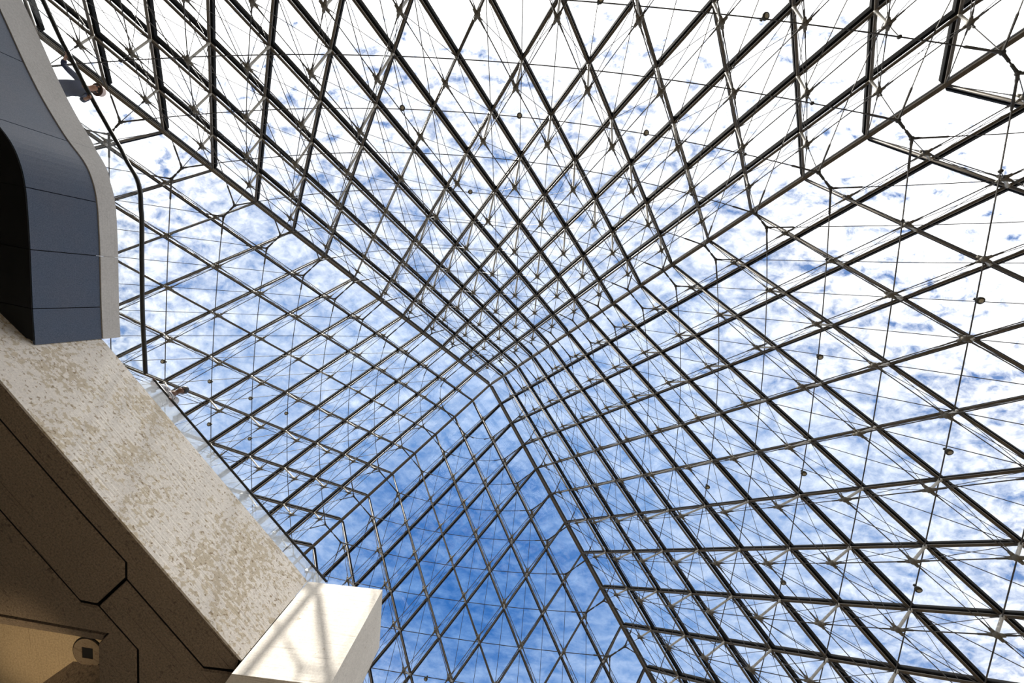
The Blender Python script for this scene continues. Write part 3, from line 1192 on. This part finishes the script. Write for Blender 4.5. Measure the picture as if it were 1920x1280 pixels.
def person(name_label, loc, face_deg, skin_mat, top_mat, leg_mat, lean, hands, head_turn, cap, stripes_tag):
    """Local frame: x = facing direction, y = left, z up, origin at the feet."""
    root = empty('person', loc)
    root.rotation_euler = (0, 0, math.radians(face_deg))
    tag(root, name_label, 'person')
    hip = Vector((0, 0, 0.93))
    chest = Vector((lean * 0.58, 0, 1.25))
    neck = Vector((lean, 0, 1.46))
    head = neck + Vector((0.05 + head_turn[0], head_turn[1], 0.085 + head_turn[2]))
    crown = head + Vector((0.01, 0, 0.09))
    jt = {'hip': (hip, .15, .11), 'belly': (hip.lerp(chest, .5), .13, .105), 'chest': (chest, .165, .115), 'neckb': (neck - Vector((0, 0, .05)), .085, .075), 'neck': (neck, .055, .055),
          'jaw': (head - Vector((-.015, 0, .045)), .068, .066), 'head': (head + Vector((-.01, 0, .03)), .092, .082), 'crown': (crown, .062, .058)}
    bones = [('hip', 'belly'), ('belly', 'chest'), ('chest', 'neckb'), ('neckb', 'neck'), ('neck', 'jaw'), ('jaw', 'head'), ('head', 'crown')]
    arms = {}
    for sd, sg in (('l', 1), ('r', -1)):
        sh = Vector((lean * .85, .185 * sg, 1.40))
        hand = Vector(hands[sd])
        mid = sh.lerp(hand, .5)
        el = mid + Vector((-.06, .10 * sg, -.12))
        wr = el.lerp(hand, .92)
        jt['sh' + sd] = (sh, .062, .062)
        jt['el' + sd] = (el, .044, .044)
        jt['wr' + sd] = (wr, .028, .032)
        d = (hand - wr).normalized()
        palm = wr + (hand - el).normalized() * .07
        jt['pa' + sd] = (palm, .020, .038)
        bones += [('chest', 'sh' + sd), ('sh' + sd, 'el' + sd), ('el' + sd, 'wr' + sd), ('wr' + sd, 'pa' + sd)]
        fd = (hand - el).normalized()
        across = Vector((0, 0, 1)).cross(fd).normalized()
        for q2, (o2, ln) in enumerate(((-.030, .062), (-.010, .072), (.010, .068), (.029, .052))):
            b0 = palm + across * o2 * .8 + fd * .015
            b1 = b0 + fd * ln * .55 + Vector((0, 0, -.004))
            b2 = b1 + fd * ln * .25 + Vector((0, 0, -.035))
            for nm, p, r in (('a', b0, .009), ('b', b1, .0085), ('c', b2, .0075)):
                jt['f%s%d%s' % (sd, q2, nm)] = (p, r)
            bones += [('pa' + sd, 'f%s%da' % (sd, q2)), ('f%s%da' % (sd, q2), 'f%s%db' % (sd, q2)), ('f%s%db' % (sd, q2), 'f%s%dc' % (sd, q2))]
        tb0 = wr.lerp(palm, .6) - across * sg * .03
        tb1 = tb0 - across * sg * .028 + fd * .03 + Vector((0, 0, -.015))
        jt['t%sa' % sd] = (tb0, .011)
        jt['t%sb' % sd] = (tb1, .009)
        bones += [('pa' + sd, 't%sa' % sd), ('t%sa' % sd, 't%sb' % sd)]
        arms[sd] = (sh, el, wr)
        th = Vector((.01, .10 * sg, .86))
        kn = Vector((.03, .11 * sg, .48))
        an = Vector((-.01, .12 * sg, .09))
        jt['th' + sd] = (th, .088, .088)
        jt['kn' + sd] = (kn, .058, .058)
        jt['an' + sd] = (an, .042, .042)
        jt['to' + sd] = (Vector((.16, .13 * sg, .035)), .038, .03)
        bones += [('hip', 'th' + sd), ('th' + sd, 'kn' + sd), ('kn' + sd, 'an' + sd), ('an' + sd, 'to' + sd)]
    skin('body', jt, bones, M[skin_mat], root)
    # clothes follow the same skeleton, a little larger
    cj = {k: (jt[k][0], *(r * 1.12 + .006 for r in jt[k][1:])) for k in ('hip', 'belly', 'chest', 'neckb')}
    cb = [('hip', 'belly'), ('belly', 'chest'), ('chest', 'neckb')]
    for sd in 'lr':
        sh, el, wr = arms[sd]
        cj['sh' + sd] = (sh, .08, .08)
        if stripes_tag:
            cj['el' + sd] = (sh.lerp(el, .8), .066, .066)
            cb += [('chest', 'sh' + sd), ('sh' + sd, 'el' + sd)]
        else:
            cj['el' + sd] = (el, .06, .06)
            cj['wr' + sd] = (el.lerp(wr, .85), .045, .045)
            cb += [('chest', 'sh' + sd), ('sh' + sd, 'el' + sd), ('el' + sd, 'wr' + sd)]
    skin('shirt' if stripes_tag else 'jacket', cj, cb, M[top_mat], root)
    lj = {'hip': (hip - Vector((0, 0, .02)), .165, .13)}
    lb = []
    for sd in 'lr':
        for k in ('th', 'kn', 'an'):
            lj[k + sd] = (jt[k + sd][0], *(r * 1.15 + .008 for r in jt[k + sd][1:]))
        lb += [('hip', 'th' + sd), ('th' + sd, 'kn' + sd), ('kn' + sd, 'an' + sd)]
    skin('trousers', lj, lb, M[leg_mat], root)
    for sg in (1, -1):
        mb = MB()
        mb.box((-.09, .125 * sg - .05, 0.0), (.24, .125 * sg + .05, .05))
        mb.ball((.07, .125 * sg, .05), .055, 10, 6, 2.2, .9, .8)
        link('shoe', mb.mesh('shoe', M['hair'], False), root)
    # face
    def feat(name, mb, mat, smooth=True):
        return link(name, mb.mesh(name, M[mat], smooth), root)
    f = head + Vector((.072, 0, .012))
    for sg in (1, -1):
        feat('eye', MB().ball(f + Vector((-.006, .032 * sg, .012)), .013, 8, 6), 'white')
        feat('pupil', MB().ball(f + Vector((.004, .032 * sg, .012)), .006, 6, 5), 'hair')
        feat('eyebrow', MB().tube([f + Vector((-.004, .016 * sg, .034)), f + Vector((0, .033 * sg, .040)), f + Vector((-.010, .05 * sg, .034))], .005, 5), 'hair')
        feat('ear', MB().ball(head + Vector((-.008, .083 * sg, .008)), .03, 8, 6, .6, .35, 1.0), skin_mat)
    feat('nose', MB().tube([f + Vector((-.004, 0, .022)), f + Vector((.020, 0, -.012)), f + Vector((.0, 0, -.022))], [.009, .015, .010], 7), skin_mat)
    feat('mouth', MB().tube([f + Vector((-.016, .022, -.048)), f + Vector((-.002, 0, -.046)), f + Vector((-.016, -.022, -.048))], [.004, .008, .004], 6), 'lips')
    hr = MB()
    hr.ball(head + Vector((-.012, 0, .075 if not cap else .056)), .106, 14, 9, 1.04, .98, 1.1 if not cap else 1.0)
    o = feat('hair', hr, 'hair')
    if cap:
        cp = MB()
        c0 = head + Vector((-.012, 0, .055))
        cp.lathe([(.150, -.012), (.138, .0), (.132, .03), (.122, .08), (.092, .115), (.03, .13)], 18, c0)
        feat('cap', cp, 'cap')
        cpb = MB()
        cpb.lathe([(.112, -.026), (.150, -.024), (.152, -.012), (.112, -.010)], 18, c0)
        feat('cap_band', cpb, 'capband')
    return root


# facing the hall, hands on the rail
person('person in a navy jacket and pale cap leaning at the curved handrail, upper left',
       (-8.19, -10.54, -0.02), -30, 'skin_light', 'navy', 'denim', 0.42,
       {'l': (.50, .42, 1.17), 'r': (.51, -.52, 1.13)}, (0.03, -0.02, 0.0), True, False)
person('dark-haired person in a grey striped shirt leaning over the straight handrail of the balcony',
       (-5.94, -3.36, -0.02), -44, 'skin_dark', 'stripe', 'trouser', 0.40,
       {'l': (.70, .28, .89), 'r': (.70, -.34, .89)}, (0.03, 0.01, 0.0), False, True)
